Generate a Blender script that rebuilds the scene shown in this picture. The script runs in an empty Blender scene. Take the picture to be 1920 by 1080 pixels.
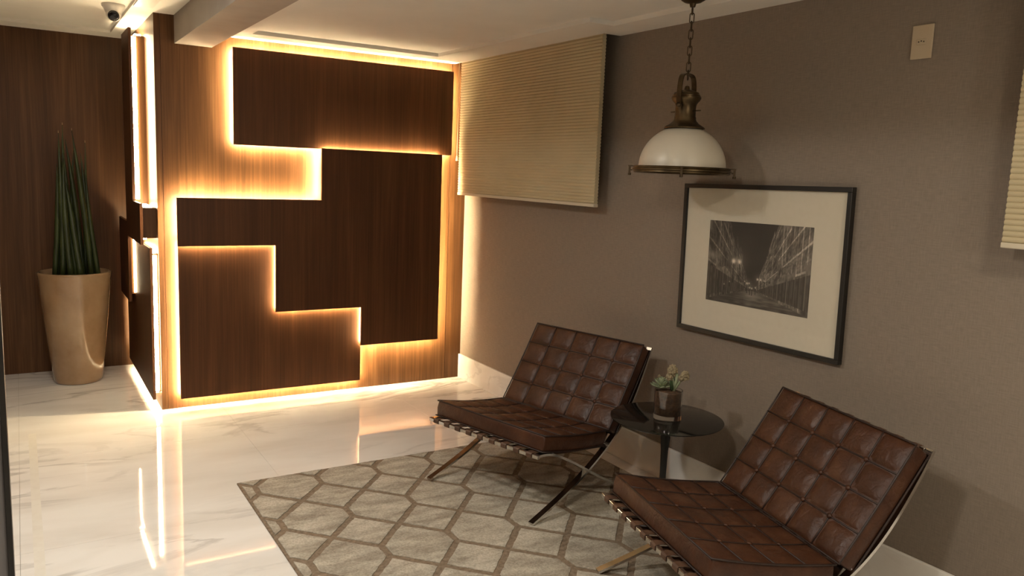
import bpy, bmesh, math, random
import numpy as np
from mathutils import Vector, Matrix
random.seed(7)
scene = bpy.context.scene
COL = scene.collection

# ------------------------------------------------------------------ camera
cd = bpy.data.cameras.new('camera'); cam = bpy.data.objects.new('camera', cd); COL.objects.link(cam)
cam.location = (-3.0457, -5.6602, 1.676); cam.rotation_euler = (1.4283, -0.0393, -0.5514)
cd.sensor_width = 36; cd.lens = 36 * 1493.03 / 1920; cd.clip_start = 0.05
scene.camera = cam
scene.view_settings.view_transform = 'Standard'; scene.view_settings.look = 'None'
scene.view_settings.gamma = 1.0; scene.view_settings.exposure = 0.18
try: scene.view_settings.use_curve_mapping = False
except Exception: pass
w = bpy.data.worlds.new('world'); scene.world = w; w.use_nodes = True
w.node_tree.nodes['Background'].inputs[0].default_value = (0.9, 0.8, 0.65, 1)
w.node_tree.nodes['Background'].inputs[1].default_value = 0.02
# downlights of the lobby ceiling (all above or behind the frame): x, y, ceiling z, power, colour, spread
DOWNLIGHTS = [
    (-2.85, -2.45, 2.616, 28.0, (1.0, 0.96, 0.89), 180),
    (-2.95, -4.45, 2.616, 30.0, (1.0, 0.92, 0.80), 180),
    (-1.20, -5.34, 2.525, 15.0, (1.0, 0.87, 0.66), 180),
    (-3.60, -1.40, 2.616, 11.0, (1.0, 0.86, 0.66), 180),
]
FILL_GLOBE = 52.0  # strength of the added fill globe
LED_COL = (1.0, 0.78, 0.46)
LED = 430.0        # tape behind the front panels
LED_SIDE = 75.0    # finer tape on the narrow side

# ------------------------------------------------------------------ materials
def new_mat(name):
    m = bpy.data.materials.new(name); m.use_nodes = True
    nt = m.node_tree; b = nt.nodes['Principled BSDF']
    return m, nt, b
def setp(b, col=None, rough=None, metal=None, spec=None, coat=None, coat_rough=None):
    if col is not None: b.inputs['Base Color'].default_value = (*col, 1)
    if rough is not None: b.inputs['Roughness'].default_value = rough
    if metal is not None: b.inputs['Metallic'].default_value = metal
    if spec is not None: b.inputs['Specular IOR Level'].default_value = spec
    if coat is not None: b.inputs['Coat Weight'].default_value = coat
    if coat_rough is not None: b.inputs['Coat Roughness'].default_value = coat_rough
def N(nt, t, **kw):
    n = nt.nodes.new(t)
    for k, v in kw.items():
        if k in n.inputs.keys(): n.inputs[k].default_value = v
        else: setattr(n, k, v)
    return n
def ramp(nt, stops, interp='LINEAR'):
    r = nt.nodes.new('ShaderNodeValToRGB'); cr = r.color_ramp; cr.interpolation = interp
    while len(cr.elements) < len(stops): cr.elements.new(0.5)
    for e, (p, c) in zip(cr.elements, stops):
        e.position = p; e.color = (*c, 1) if len(c) == 3 else c
    return r
def coords(nt, scale=(1, 1, 1), rot=(0, 0, 0), rnd=0.0):
    tc = nt.nodes.new('ShaderNodeTexCoord'); mp = nt.nodes.new('ShaderNodeMapping')
    mp.inputs['Scale'].default_value = scale; mp.inputs['Rotation'].default_value = rot
    nt.links.new(tc.outputs['Object'], mp.inputs['Vector'])
    if rnd:
        oi = nt.nodes.new('ShaderNodeObjectInfo'); mu = N(nt, 'ShaderNodeMath', operation='MULTIPLY'); mu.inputs[1].default_value = rnd
        nt.links.new(oi.outputs['Random'], mu.inputs[0]); nt.links.new(mu.outputs[0], mp.inputs['Location'])
    return mp
def bump(nt, b, src, strength=0.2, dist=0.002):
    bp = N(nt, 'ShaderNodeBump', Strength=strength, Distance=dist)
    nt.links.new(src, bp.inputs['Height']); nt.links.new(bp.outputs[0], b.inputs['Normal'])
def noisy(name, c1, c2, scale=8, rough=0.6, stretch=(1, 1, 1), bumpk=0.0, bdist=0.002, metal=0, detail=5, rnd=3.0, spec=0.5, lo=0.35, hi=0.65, bscale=None):
    m, nt, b = new_mat(name); setp(b, rough=rough, metal=metal, spec=spec)
    mp = coords(nt, stretch, rnd=rnd); n = N(nt, 'ShaderNodeTexNoise', Scale=scale, Detail=detail)
    nt.links.new(mp.outputs[0], n.inputs['Vector'])
    r = ramp(nt, [(lo, c1), (hi, c2)]); nt.links.new(n.outputs['Fac'], r.inputs[0]); nt.links.new(r.outputs[0], b.inputs['Base Color'])
    if bumpk:
        src = n.outputs['Fac']
        if bscale:
            n2 = N(nt, 'ShaderNodeTexNoise', Scale=bscale, Detail=3); nt.links.new(mp.outputs[0], n2.inputs['Vector']); src = n2.outputs['Fac']
        bump(nt, b, src, bumpk, bdist)
    return m
def wood(name, dark, mid, light, rough=0.45, rnd=9.0):
    m, nt, b = new_mat(name); setp(b, rough=rough, spec=0.22)
    mp = coords(nt, (9, 9, 0.55), rnd=rnd)
    n1 = N(nt, 'ShaderNodeTexNoise', Scale=1.0, Detail=4, Roughness=0.55, Distortion=0.6); nt.links.new(mp.outputs[0], n1.inputs['Vector'])
    mp2 = coords(nt, (95, 95, 1.6), rnd=rnd)
    n2 = N(nt, 'ShaderNodeTexNoise', Scale=1.0, Detail=5, Roughness=0.6); nt.links.new(mp2.outputs[0], n2.inputs['Vector'])
    mx = N(nt, 'ShaderNodeMix', data_type='FLOAT'); mx.inputs[0].default_value = 0.45
    nt.links.new(n1.outputs['Fac'], mx.inputs[2]); nt.links.new(n2.outputs['Fac'], mx.inputs[3])
    r = ramp(nt, [(0.30, dark), (0.5, mid), (0.70, light)]); nt.links.new(mx.outputs[0], r.inputs[0])
    nt.links.new(r.outputs[0], b.inputs['Base Color'])
    bump(nt, b, n2.outputs['Fac'], 0.08, 0.001)
    return m
def emit(name, col, s):
    m = bpy.data.materials.new(name); m.use_nodes = True; nt = m.node_tree; nt.nodes.clear()
    o = nt.nodes.new('ShaderNodeOutputMaterial'); e = nt.nodes.new('ShaderNodeEmission')
    e.inputs[0].default_value = (*col, 1); e.inputs[1].default_value = s; nt.links.new(e.outputs[0], o.inputs[0]); return m
def marble(name, rough=0.035, scale=1.0, vein=0.75):
    m, nt, b = new_mat(name); setp(b, rough=rough, spec=0.6)
    mp = coords(nt, (0.55 * scale, 1.7 * scale, 1.7 * scale), (0, 0, math.radians(14)))
    n1 = N(nt, 'ShaderNodeTexNoise', Scale=1.5, Detail=7, Roughness=0.55, Distortion=0.8); nt.links.new(mp.outputs[0], n1.inputs['Vector'])
    r1 = ramp(nt, [(0.472, (0, 0, 0)), (0.497, (1, 1, 1)), (0.503, (1, 1, 1)), (0.535, (0, 0, 0))]); nt.links.new(n1.outputs['Fac'], r1.inputs[0])
    n2 = N(nt, 'ShaderNodeTexNoise', Scale=0.9, Detail=3); nt.links.new(mp.outputs[0], n2.inputs['Vector'])
    r2 = ramp(nt, [(0.42, (0, 0, 0)), (0.64, (1, 1, 1))]); nt.links.new(n2.outputs['Fac'], r2.inputs[0])
    mu = N(nt, 'ShaderNodeMath', operation='MULTIPLY'); nt.links.new(r1.outputs[0], mu.inputs[0]); nt.links.new(r2.outputs[0], mu.inputs[1])
    n3 = N(nt, 'ShaderNodeTexNoise', Scale=2.2, Detail=4, Distortion=0.4); nt.links.new(mp.outputs[0], n3.inputs['Vector'])
    rb = ramp(nt, [(0.3, (0.74, 0.705, 0.65)), (0.62, (0.86, 0.835, 0.79))]); nt.links.new(n3.outputs['Fac'], rb.inputs[0])
    mix = N(nt, 'ShaderNodeMix', data_type='RGBA'); sc = N(nt, 'ShaderNodeMath', operation='MULTIPLY'); sc.inputs[1].default_value = vein
    nt.links.new(mu.outputs[0], sc.inputs[0]); nt.links.new(sc.outputs[0], mix.inputs[0])
    nt.links.new(rb.outputs[0], mix.inputs[6]); mix.inputs[7].default_value = (0.36, 0.33, 0.30, 1)
    nt.links.new(mix.outputs[2], b.inputs['Base Color'])
    return m
M = {}
M['wood'] = wood('walnut_cladding', (0.042, 0.0165, 0.0054), (0.080, 0.0340, 0.0115), (0.135, 0.064, 0.024))
M['wood_panel'] = wood('dark_walnut_panel', (0.034, 0.0122, 0.0040), (0.060, 0.0222, 0.0074), (0.094, 0.038, 0.0135))
M['marble'] = marble('polished_marble'); M['marble_base'] = marble('marble_baseboard', 0.12, 1.0, 0.25)
M['grout'] = noisy('grout', (0.30, 0.27, 0.23), (0.36, 0.33, 0.28), 30)
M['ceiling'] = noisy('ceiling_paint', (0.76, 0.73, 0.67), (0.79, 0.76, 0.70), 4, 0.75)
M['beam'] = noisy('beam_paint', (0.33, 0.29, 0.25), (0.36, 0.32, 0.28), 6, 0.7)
M['led'] = emit('led_tape', LED_COL, LED); M['led_side'] = emit('fine_led_tape', LED_COL, LED_SIDE)
M['globe'] = emit('fill_globe_glow', (1.0, 0.90, 0.74), FILL_GLOBE)
M['lamp'] = emit('downlight_diffuser', (1.0, 0.9, 0.75), 3.0)
M['chrome'] = noisy('chrome', (0.62, 0.60, 0.57), (0.70, 0.68, 0.65), 3, 0.14, metal=1.0)
M['black'] = noisy('black_paint', (0.010, 0.009, 0.008), (0.014, 0.012, 0.010), 10, 0.4)
M['table'] = noisy('black_gloss', (0.008, 0.007, 0.006), (0.011, 0.010, 0.008), 5, 0.07)
M['table_leg'] = noisy('black_lacquer_stem', (0.008, 0.007, 0.006), (0.011, 0.010, 0.008), 5, 0.5)
M['brass'] = noisy('aged_brass', (0.07, 0.048, 0.026), (0.15, 0.107, 0.056), 14, 0.38, metal=0.9, bumpk=0.05)
M['darkbrass'] = noisy('dark_bronze', (0.055, 0.038, 0.022), (0.10, 0.07, 0.04), 20, 0.42, metal=0.85)
M['opal'] = noisy('opal_glass', (0.57, 0.52, 0.42), (0.60, 0.55, 0.45), 3, 0.35)
M['leather'] = None
M['mat'] = noisy('passepartout', (0.64, 0.585, 0.465), (0.66, 0.605, 0.485), 40, 0.8)
M['ivory'] = noisy('ivory_plastic', (0.48, 0.39, 0.27), (0.50, 0.41, 0.29), 6, 0.4)
M['hole'] = noisy('socket_hole', (0.006, 0.005, 0.004), (0.008, 0.007, 0.006), 6, 0.6)
M['white_plastic'] = noisy('white_plastic', (0.68, 0.64, 0.58), (0.70, 0.66, 0.60), 6, 0.35)
M['lens'] = noisy('camera_lens', (0.008, 0.008, 0.009), (0.012, 0.012, 0.013), 6, 0.08)
M['soil'] = noisy('soil', (0.05, 0.026, 0.013), (0.12, 0.062, 0.032), 60, 0.95, bumpk=0.5, bdist=0.004)
M['leaf'] = noisy('snake_plant_green', (0.018, 0.026, 0.007), (0.048, 0.064, 0.017), 5, 0.45, stretch=(6, 6, 1))
M['tip'] = noisy('dry_leaf_tip', (0.30, 0.20, 0.10), (0.36, 0.25, 0.13), 20, 0.7)
M['succulent'] = noisy('pale_succulent', (0.16, 0.20, 0.11), (0.33, 0.37, 0.23), 25, 0.5)
M['deepgreen'] = noisy('deep_green_leaf', (0.03, 0.06, 0.025), (0.06, 0.10, 0.04), 25, 0.5)
M['dry'] = noisy('dry_flower_head', (0.16, 0.12, 0.07), (0.34, 0.28, 0.17), 120, 0.9, bumpk=0.5)
M['blind'] = None
M['rail'] = noisy('blind_rail', (0.56, 0.50, 0.38), (0.60, 0.53, 0.41), 8, 0.45)
M['door_grey'] = noisy('grey_door', (0.16, 0.15, 0.15), (0.18, 0.17, 0.17), 6, 0.5)
M['floor_reflection'] = noisy('pale_reflection_strip', (0.78, 0.74, 0.66), (0.82, 0.79, 0.71), 20, 0.12)  # pale colour that paints the reflection on the floor
M['pilebase'] = noisy('rug_border_pile', (0.17, 0.125, 0.085), (0.26, 0.20, 0.145), 55, 0.95, bumpk=0.6, bdist=0.004, detail=6, spec=0.1)

def rug_mat():
    m, nt, b = new_mat('rug_cell_pile'); setp(b, rough=0.95, spec=0.1)
    mp = coords(nt, (1, 1, 1), (0, 0, math.radians(35)), rnd=7.0)
    mp.inputs['Scale'].default_value = (3, 9, 3)
    n = N(nt, 'ShaderNodeTexNoise', Scale=1.6, Detail=6, Roughness=0.65); nt.links.new(mp.outputs[0], n.inputs['Vector'])
    r = ramp(nt, [(0.33, (0.27, 0.235, 0.185)), (0.5, (0.41, 0.37, 0.30)), (0.66, (0.53, 0.485, 0.405))])
    nt.links.new(n.outputs['Fac'], r.inputs[0])
    n2 = N(nt, 'ShaderNodeTexNoise', Scale=120, Detail=4); tc = nt.nodes.new('ShaderNodeTexCoord'); nt.links.new(tc.outputs['Object'], n2.inputs['Vector'])
    mx = N(nt, 'ShaderNodeMix', data_type='RGBA', blend_type='MULTIPLY'); mx.inputs[0].default_value = 0.6
    r2 = ramp(nt, [(0.35, (0.62, 0.62, 0.60)), (0.62, (1.1, 1.1, 1.1))]); nt.links.new(n2.outputs['Fac'], r2.inputs[0])
    nt.links.new(r.outputs[0], mx.inputs[6]); nt.links.new(r2.outputs[0], mx.inputs[7]); nt.links.new(mx.outputs[2], b.inputs['Base Color'])
    bump(nt, b, n2.outputs['Fac'], 0.7, 0.004)
    return m
M['pile'] = rug_mat()
def leather():
    m, nt, b = new_mat('brown_leather'); setp(b, spec=0.36)
    mp = coords(nt, (1, 1, 1), rnd=4.0)
    n = N(nt, 'ShaderNodeTexNoise', Scale=9, Detail=5, Roughness=0.6); nt.links.new(mp.outputs[0], n.inputs['Vector'])
    r = ramp(nt, [(0.3, (0.036, 0.0120, 0.0046)), (0.52, (0.054, 0.0188, 0.0076)), (0.75, (0.084, 0.034, 0.0150))]); nt.links.new(n.outputs['Fac'], r.inputs[0])
    nt.links.new(r.outputs[0], b.inputs['Base Color'])
    n3 = N(nt, 'ShaderNodeTexNoise', Scale=16, Detail=3); nt.links.new(mp.outputs[0], n3.inputs['Vector'])
    rr = N(nt, 'ShaderNodeMapRange'); rr.inputs['To Min'].default_value = 0.24; rr.inputs['To Max'].default_value = 0.60
    nt.links.new(n3.outputs['Fac'], rr.inputs['Value']); nt.links.new(rr.outputs[0], b.inputs['Roughness'])
    n2 = N(nt, 'ShaderNodeTexNoise', Scale=28, Detail=5, Roughness=0.55, Distortion=0.8); nt.links.new(mp.outputs[0], n2.inputs['Vector'])
    bump(nt, b, n2.outputs['Fac'], 0.5, 0.008)
    return m
M['leather'] = leather()
M['welt'] = noisy('dark_leather_welt', (0.014, 0.005, 0.003), (0.024, 0.009, 0.005), 20, 0.5)
M['strap'] = noisy('strap_leather', (0.055, 0.026, 0.014), (0.10, 0.05, 0.028), 30, 0.55)
def wallpaper():
    m, nt, b = new_mat('taupe_wallpaper'); setp(b, rough=0.7, spec=0.25)
    tc = coords(nt, (1, 260, 22)); n = N(nt, 'ShaderNodeTexNoise', Scale=1, Detail=3); nt.links.new(tc.outputs[0], n.inputs['Vector'])
    tc2 = coords(nt, (1, 22, 260)); n2 = N(nt, 'ShaderNodeTexNoise', Scale=1, Detail=3); nt.links.new(tc2.outputs[0], n2.inputs['Vector'])
    ad = N(nt, 'ShaderNodeMath', operation='ADD'); nt.links.new(n.outputs['Fac'], ad.inputs[0]); nt.links.new(n2.outputs['Fac'], ad.inputs[1])
    hf = N(nt, 'ShaderNodeMath', operation='MULTIPLY'); hf.inputs[1].default_value = 0.5; nt.links.new(ad.outputs[0], hf.inputs[0])
    r = ramp(nt, [(0.3, (0.198, 0.160, 0.126)), (0.7, (0.268, 0.221, 0.177))]); nt.links.new(hf.outputs[0], r.inputs[0])
    nt.links.new(r.outputs[0], b.inputs['Base Color']); bump(nt, b, hf.outputs[0], 0.15, 0.001)
    return m
M['paper'] = wallpaper()
def blindmat():
    m, nt, b = new_mat('pleated_fabric'); setp(b, rough=0.85, spec=0.15)
    mp = coords(nt, (1, 1, 1)); n = N(nt, 'ShaderNodeTexNoise', Scale=2, Detail=2); nt.links.new(mp.outputs[0], n.inputs['Vector'])
    r = ramp(nt, [(0.3, (0.46, 0.385, 0.245)), (0.7, (0.54, 0.46, 0.30))]); nt.links.new(n.outputs['Fac'], r.inputs[0]); nt.links.new(r.outputs[0], b.inputs['Base Color'])
    return m
M['blind'] = blindmat()
def glassmat(name, tint=(1, 1, 1), f0=0.03):
    # thin pane: clear film with a Fresnel reflection
    m = bpy.data.materials.new(name); m.use_nodes = True; nt = m.node_tree; nt.nodes.clear()
    o = nt.nodes.new('ShaderNodeOutputMaterial'); t = nt.nodes.new('ShaderNodeBsdfTransparent'); g = nt.nodes.new('ShaderNodeBsdfGlossy')
    lw = nt.nodes.new('ShaderNodeLayerWeight'); pw = N(nt, 'ShaderNodeMath', operation='POWER'); pw.inputs[1].default_value = 5.0
    f = N(nt, 'ShaderNodeMath', operation='MULTIPLY_ADD'); f.inputs[1].default_value = 0.9; f.inputs[2].default_value = f0
    lw.inputs['Blend'].default_value = 0.5; nt.links.new(lw.outputs['Facing'], pw.inputs[0]); nt.links.new(pw.outputs[0], f.inputs[0]); mx = nt.nodes.new('ShaderNodeMixShader')
    t.inputs[0].default_value = (*tint, 1); g.inputs['Roughness'].default_value = 0.03
    nt.links.new(f.outputs[0], mx.inputs[0]); nt.links.new(t.outputs[0], mx.inputs[1]); nt.links.new(g.outputs[0], mx.inputs[2]); nt.links.new(mx.outputs[0], o.inputs[0])
    return m
M['pane'] = glassmat('picture_glass')
vm, vnt, vb = new_mat('vase_glass'); setp(vb, (0.97, 0.97, 0.95), 0.02); vb.inputs['Transmission Weight'].default_value = 1.0; vb.inputs['IOR'].default_value = 1.48; M['vase'] = vm

# ------------------------------------------------------------------ mesh helpers
def link(name, me, mat, parent=None, loc=None, smooth=False):
    o = bpy.data.objects.new(name, me); COL.objects.link(o)
    if mat is not None and not me.materials: me.materials.append(mat)
    if parent is not None: o.parent = parent
    if loc is not None: o.location = loc
    if smooth: me.polygons.foreach_set('use_smooth', [True] * len(me.polygons))
    return o
class MB:
    def __init__(s): s.v = []; s.f = []
    def quad_box(s, a, b):
        x0, y0, z0 = a; x1, y1, z1 = b; n = len(s.v)
        s.v += [(x0, y0, z0), (x1, y0, z0), (x1, y1, z0), (x0, y1, z0), (x0, y0, z1), (x1, y0, z1), (x1, y1, z1), (x0, y1, z1)]
        s.f += [tuple(n + i for i in q) for q in ((0, 3, 2, 1), (4, 5, 6, 7), (0, 1, 5, 4), (1, 2, 6, 5), (2, 3, 7, 6), (3, 0, 4, 7))]
        return s
    def prism(s, poly, fn, t0, t1):
        n = len(s.v); k = len(poly)
        s.v += [tuple(fn(a, b, t0)) for a, b in poly] + [tuple(fn(a, b, t1)) for a, b in poly]
        s.f += [tuple(n + i for i in range(k)), tuple(n + k + i for i in reversed(range(k)))]
        s.f += [(n + i, n + k + i, n + k + (i + 1) % k, n + (i + 1) % k) for i in range(k)]
        return s
    def lathe(s, prof, seg=40, c=(0, 0, 0)):
        n = len(s.v)
        for r, z in prof:
            for i in range(seg):
                a = 2 * math.pi * i / seg; s.v.append((c[0] + r * math.cos(a), c[1] + r * math.sin(a), c[2] + z))
        for j in range(len(prof) - 1):
            for i in range(seg):
                i2 = (i + 1) % seg
                s.f.append((n + j * seg + i, n + j * seg + i2, n + (j + 1) * seg + i2, n + (j + 1) * seg + i))
        if prof[0][0] > 1e-5: s.f.append(tuple(n + i for i in reversed(range(seg))))
        if prof[-1][0] > 1e-5: s.f.append(tuple(n + (len(prof) - 1) * seg + i for i in range(seg)))
        return s
    def tube(s, pts, rad, seg=8, closed=False):
        pts = [Vector(p) for p in pts]; n0 = len(s.v); k = len(pts)
        rads = rad if isinstance(rad, (list, tuple)) else [rad] * k
        up = Vector((0, 0, 1)); prev = None
        for i, p in enumerate(pts):
            if closed: d = pts[(i + 1) % k] - pts[i - 1]
            else: d = pts[min(i + 1, k - 1)] - pts[max(i - 1, 0)]
            d.normalize()
            if prev is None:
                a = d.cross(up)
                if a.length < 1e-3: a = d.cross(Vector((1, 0, 0)))
            else: a = prev - d * prev.dot(d)
            a.normalize(); prev = a; b = d.cross(a)
            for j in range(seg):
                t = 2 * math.pi * j / seg; s.v.append(tuple(p + (a * math.cos(t) + b * math.sin(t)) * rads[i]))
        for i in range(k if closed else k - 1):
            for j in range(seg):
                i2 = (i + 1) % k; j2 = (j + 1) % seg
                s.f.append((n0 + i * seg + j, n0 + i * seg + j2, n0 + i2 * seg + j2, n0 + i2 * seg + j))
        if not closed:
            s.f.append(tuple(n0 + j for j in reversed(range(seg)))); s.f.append(tuple(n0 + (k - 1) * seg + j for j in range(seg)))
        return s
    def ribbon(s, path, w0, w1, thick, fn=None):
        # flat bar: path in the (f, z) plane, swept between w0 and w1
        n = len(s.v); k = len(path); P = [Vector(p) for p in path]
        for i, p in enumerate(P):
            d = P[min(i + 1, k - 1)] - P[max(i - 1, 0)]; d.normalize(); nn = Vector((-d.y, d.x)) * thick / 2
            for q, ww in ((p + nn, w0), (p + nn, w1), (p - nn, w1), (p - nn, w0)): s.v.append((q.x, ww, q.y))
        for i in range(k - 1):
            for j in range(4):
                j2 = (j + 1) % 4; s.f.append((n + i * 4 + j, n + i * 4 + j2, n + i * 4 + 4 + j2, n + i * 4 + 4 + j))
        s.f.append((n + 3, n + 2, n + 1, n)); e = n + (k - 1) * 4; s.f.append((e, e + 1, e + 2, e + 3))
        return s
    def mesh(s, name, off=(0, 0, 0)):
        me = bpy.data.meshes.new(name); me.from_pydata([(a - off[0], b - off[1], c - off[2]) for a, b, c in s.v], [], s.f)
        bm = bmesh.new(); bm.from_mesh(me); bmesh.ops.recalc_face_normals(bm, faces=bm.faces); bm.to_mesh(me); bm.free()
        return me
    def build(s, name, mat, parent=None, off=None, smooth=False, auto=None):
        if off is None: off = tuple(parent.get('_o', (0, 0, 0))) if parent else (0, 0, 0)
        o = link(name, s.mesh(name, off), mat, parent, smooth=smooth or auto is not None)
        if auto is not None: sharp(o.data, auto)
        return o
def sharp(me, ang):
    bm = bmesh.new(); bm.from_mesh(me)
    for e in bm.edges:
        if len(e.link_faces) == 2 and e.calc_face_angle(0) > ang: e.smooth = False
    bm.to_mesh(me); bm.free()
def bevel(o, width=0.004, seg=2):
    bm = bmesh.new(); bm.from_mesh(o.data)
    bmesh.ops.bevel(bm, geom=[e for e in bm.edges if len(e.link_faces) == 2 and e.calc_face_angle(0) > 0.5], offset=width, segments=seg, affect='EDGES', profile=0.5)
    bm.to_mesh(o.data); bm.free(); return o
def tag(o, label, cat, group=None):
    o['label'] = label; o['category'] = cat
    if group: o['group'] = group
    return o
def thing(name, label, cat, loc=(0, 0, 0), rz=0.0, group=None):
    o = bpy.data.objects.new(name, None); COL.objects.link(o); o.location = loc; o.rotation_euler = (0, 0, rz); o.empty_display_size = 0.1
    return tag(o, label, cat, group)
def struct(o, label=None):
    o['kind'] = 'structure'
    if label: o['label'] = label
    return o
def box(name, a, b, mat, parent=None, off=None):
    return MB().quad_box(a, b).build(name, mat, parent, off)
def smooth_path(pts, n=8):
    out = []; P = [Vector(p) for p in pts]
    for i in range(len(P) - 1):
        p0 = P[max(i - 1, 0)]; p1 = P[i]; p2 = P[i + 1]; p3 = P[min(i + 2, len(P) - 1)]
        for k in range(n):
            t = k / n
            out.append(0.5 * ((2 * p1) + (p2 - p0) * t + (2 * p0 - 5 * p1 + 4 * p2 - p3) * t * t + (3 * p1 - p0 - 3 * p2 + p3) * t ** 3))
    out.append(P[-1]); return out

# ------------------------------------------------------------------ the room
XL, YR, YB, XC = -4.6, -8.0, 1.4, -2.2723       # left wall, rear wall, back wall, column side
HR, HT = 2.5, 2.525                               # right ceiling border and tray
HL, HLT = 2.596, 2.616
fl = struct(box('floor', (XL, YR, -0.12), (0.0, YB, -0.0125), M['grout']), 'polished white marble floor with grey veins')
sx = [XL, -4.3, -3.1, -1.9, -0.7, 0.0]; sy = [YR, -7.9, -6.7, -5.5, -4.3, -3.1, -1.9, -0.7, 0.5, YB]
for i in range(len(sx) - 1):
    for j in range(len(sy) - 1):
        g = 0.0006
        if sy[j] >= 0.5 and sx[i] > -2.2: continue
        box('floor_slab', (sx[i] + g, sy[j] + g, -0.012), (sx[i + 1] - g, sy[j + 1] - g, 0.0), M['marble'], fl)
struct(box('wall_right', (0, YR, 0), (0.15, 0.0, 2.65), M['paper']), 'taupe linen wallpaper wall')
bb = struct(box('baseboard_right', (-0.018, YR, 0.0), (-0.0005, -0.002, 0.196), M['marble_base']), 'tall marble baseboard'); bevel(bb, 0.003)
struct(box('wall_rear', (XL, YR - 0.12, 0), (0.15, YR, 2.65), M['paper']))
struct(box('wall_left', (XL - 0.12, YR, 0), (XL, YB, 2.65), M['wood']))
struct(box('wall_back', (XL - 0.12, YB, 0), (0.0, YB + 0.12, 2.65), M['wood']), 'dark walnut clad wall behind the potted plant')
wf = struct(box('wall_front', (XC + 0.012, 0.012, 0), (0.15, YB, 2.65), M['wood']), 'walnut clad column with backlit panels')
for x0, x1 in ((XC, -2.236), (-2.234, -0.142), (-0.138, 0.0)):
    box('cladding_board', (x0, 0.0, 0.0), (x1, 0.012, 2.62), M['wood'], wf)
box('cladding_board', (XC, 0.0125, 0.0), (XC + 0.012, YB, 2.62), M['wood'], wf)

c = MB()
zt = 2.56
for a, b in (((-1.92, -0.25), (-0.12, 0.0)), ((-1.92, YR), (-1.72, -0.25)), ((-0.39, -2.08), (-0.12, -0.25)), ((-0.12, -2.08), (0, -1.86)),
             ((-0.225, -4.1), (0, -2.08)), ((-0.225, YR), (-0.12, -4.1)), ((-0.12, -4.16), (0, -4.1))):
    c.quad_box((a[0], a[1], HR), (b[0], b[1], zt))
for a, b in (((-1.72, -2.08), (-0.39, -0.25)), ((-1.72, YR), (-0.225, -2.08))): c.quad_box((a[0], a[1], HT), (b[0], b[1], zt))
c.quad_box((-0.12, YR, 2.585), (0, 0, 2.62)); c.quad_box((-1.92, YR, 2.6), (-0.12, 0, 2.64))
for a, b in (((XL, 1.15), (XC, YB)), ((-2.41, 0.0), (XC, 1.15)), ((-2.41, YR), (-2.15, 0.0))): c.quad_box((a[0], a[1], HL), (b[0], b[1], 2.64))
c.quad_box((XL, YR, HLT), (-2.41, 1.15, 2.64))
struct(c.build('ceiling', M['ceiling']), 'off white stepped plaster ceiling')
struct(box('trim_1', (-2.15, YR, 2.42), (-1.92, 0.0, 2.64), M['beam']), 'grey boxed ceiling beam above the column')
# strip painting a floor reflection, and the door at the frame's left edge
struct(box('reflection_strip', (-3.052, YR, -0.001), (-3.012, -0.20, 0.0015), M['floor_reflection']), 'thin pale strip standing in for a reflection on the marble floor')
dr = struct(box('door_1', (-4.0, -4.24, 0.004), (-3.083, -4.2, 2.3), M['door_grey']), 'grey door leaf with black edge')
box('edge_strip', (-3.0825, -4.245, 0.004), (-3.075, -4.195, 2.3), M['black'], dr)

# downlights
for x, y, z, pw, colr, spread in DOWNLIGHTS:
    d = thing('downlight', {0: 'round recessed downlight over the left of the lobby', 1: 'round recessed downlight above the grey door', 2: 'round recessed downlight near the right wall behind the viewer', 3: 'round recessed downlight over the left corridor'}[DOWNLIGHTS.index((x, y, z, pw, colr, spread))], 'ceiling light', (x, y, z), 0, 'recessed ceiling downlights')
    MB().lathe([(0.165, 0.0), (0.165, -0.006), (0.15, -0.010), (0.138, -0.004), (0.138, 0.0)], 32).build('trim_ring', M['white_plastic'], d, smooth=True)
    MB().lathe([(0.0, -0.002), (0.136, -0.002)], 32).build('diffuser', M['lamp'], d)
    ld = bpy.data.lights.new('downlight_lamp', 'AREA'); ld.shape = 'DISK'; ld.size = 0.27; ld.energy = pw; ld.color = colr; ld.spread = math.radians(spread)
    lo = bpy.data.objects.new('downlight_lamp', ld); COL.objects.link(lo); lo.parent = d; lo.location = (0, 0, -0.012)

# added fill light, globe shaped and out of view, to brighten the right wall
gl = thing('added_fill_globe', 'added fill light shaped as a white hanging globe, unseen behind the viewer', 'pendant lamp', (-1.50, -6.90, 1.90))
gp = [(0.145 * math.cos(math.radians(a)), 0.145 * math.sin(math.radians(a))) for a in range(-90, 81, 10)]
MB().lathe([(max(0.0, r), z) for r, z in gp], 40).build('globe', M['globe'], gl, off=(0, 0, 0), smooth=True)
MB().lathe([(0.0, 0.138), (0.035, 0.138), (0.035, 0.17), (0.006, 0.18), (0.006, 0.61), (0.05, 0.612), (0.05, 0.6245), (0.0, 0.6245)], 24).build('stem', M['darkbrass'], gl, off=(0, 0, 0), auto=0.6)

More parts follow.
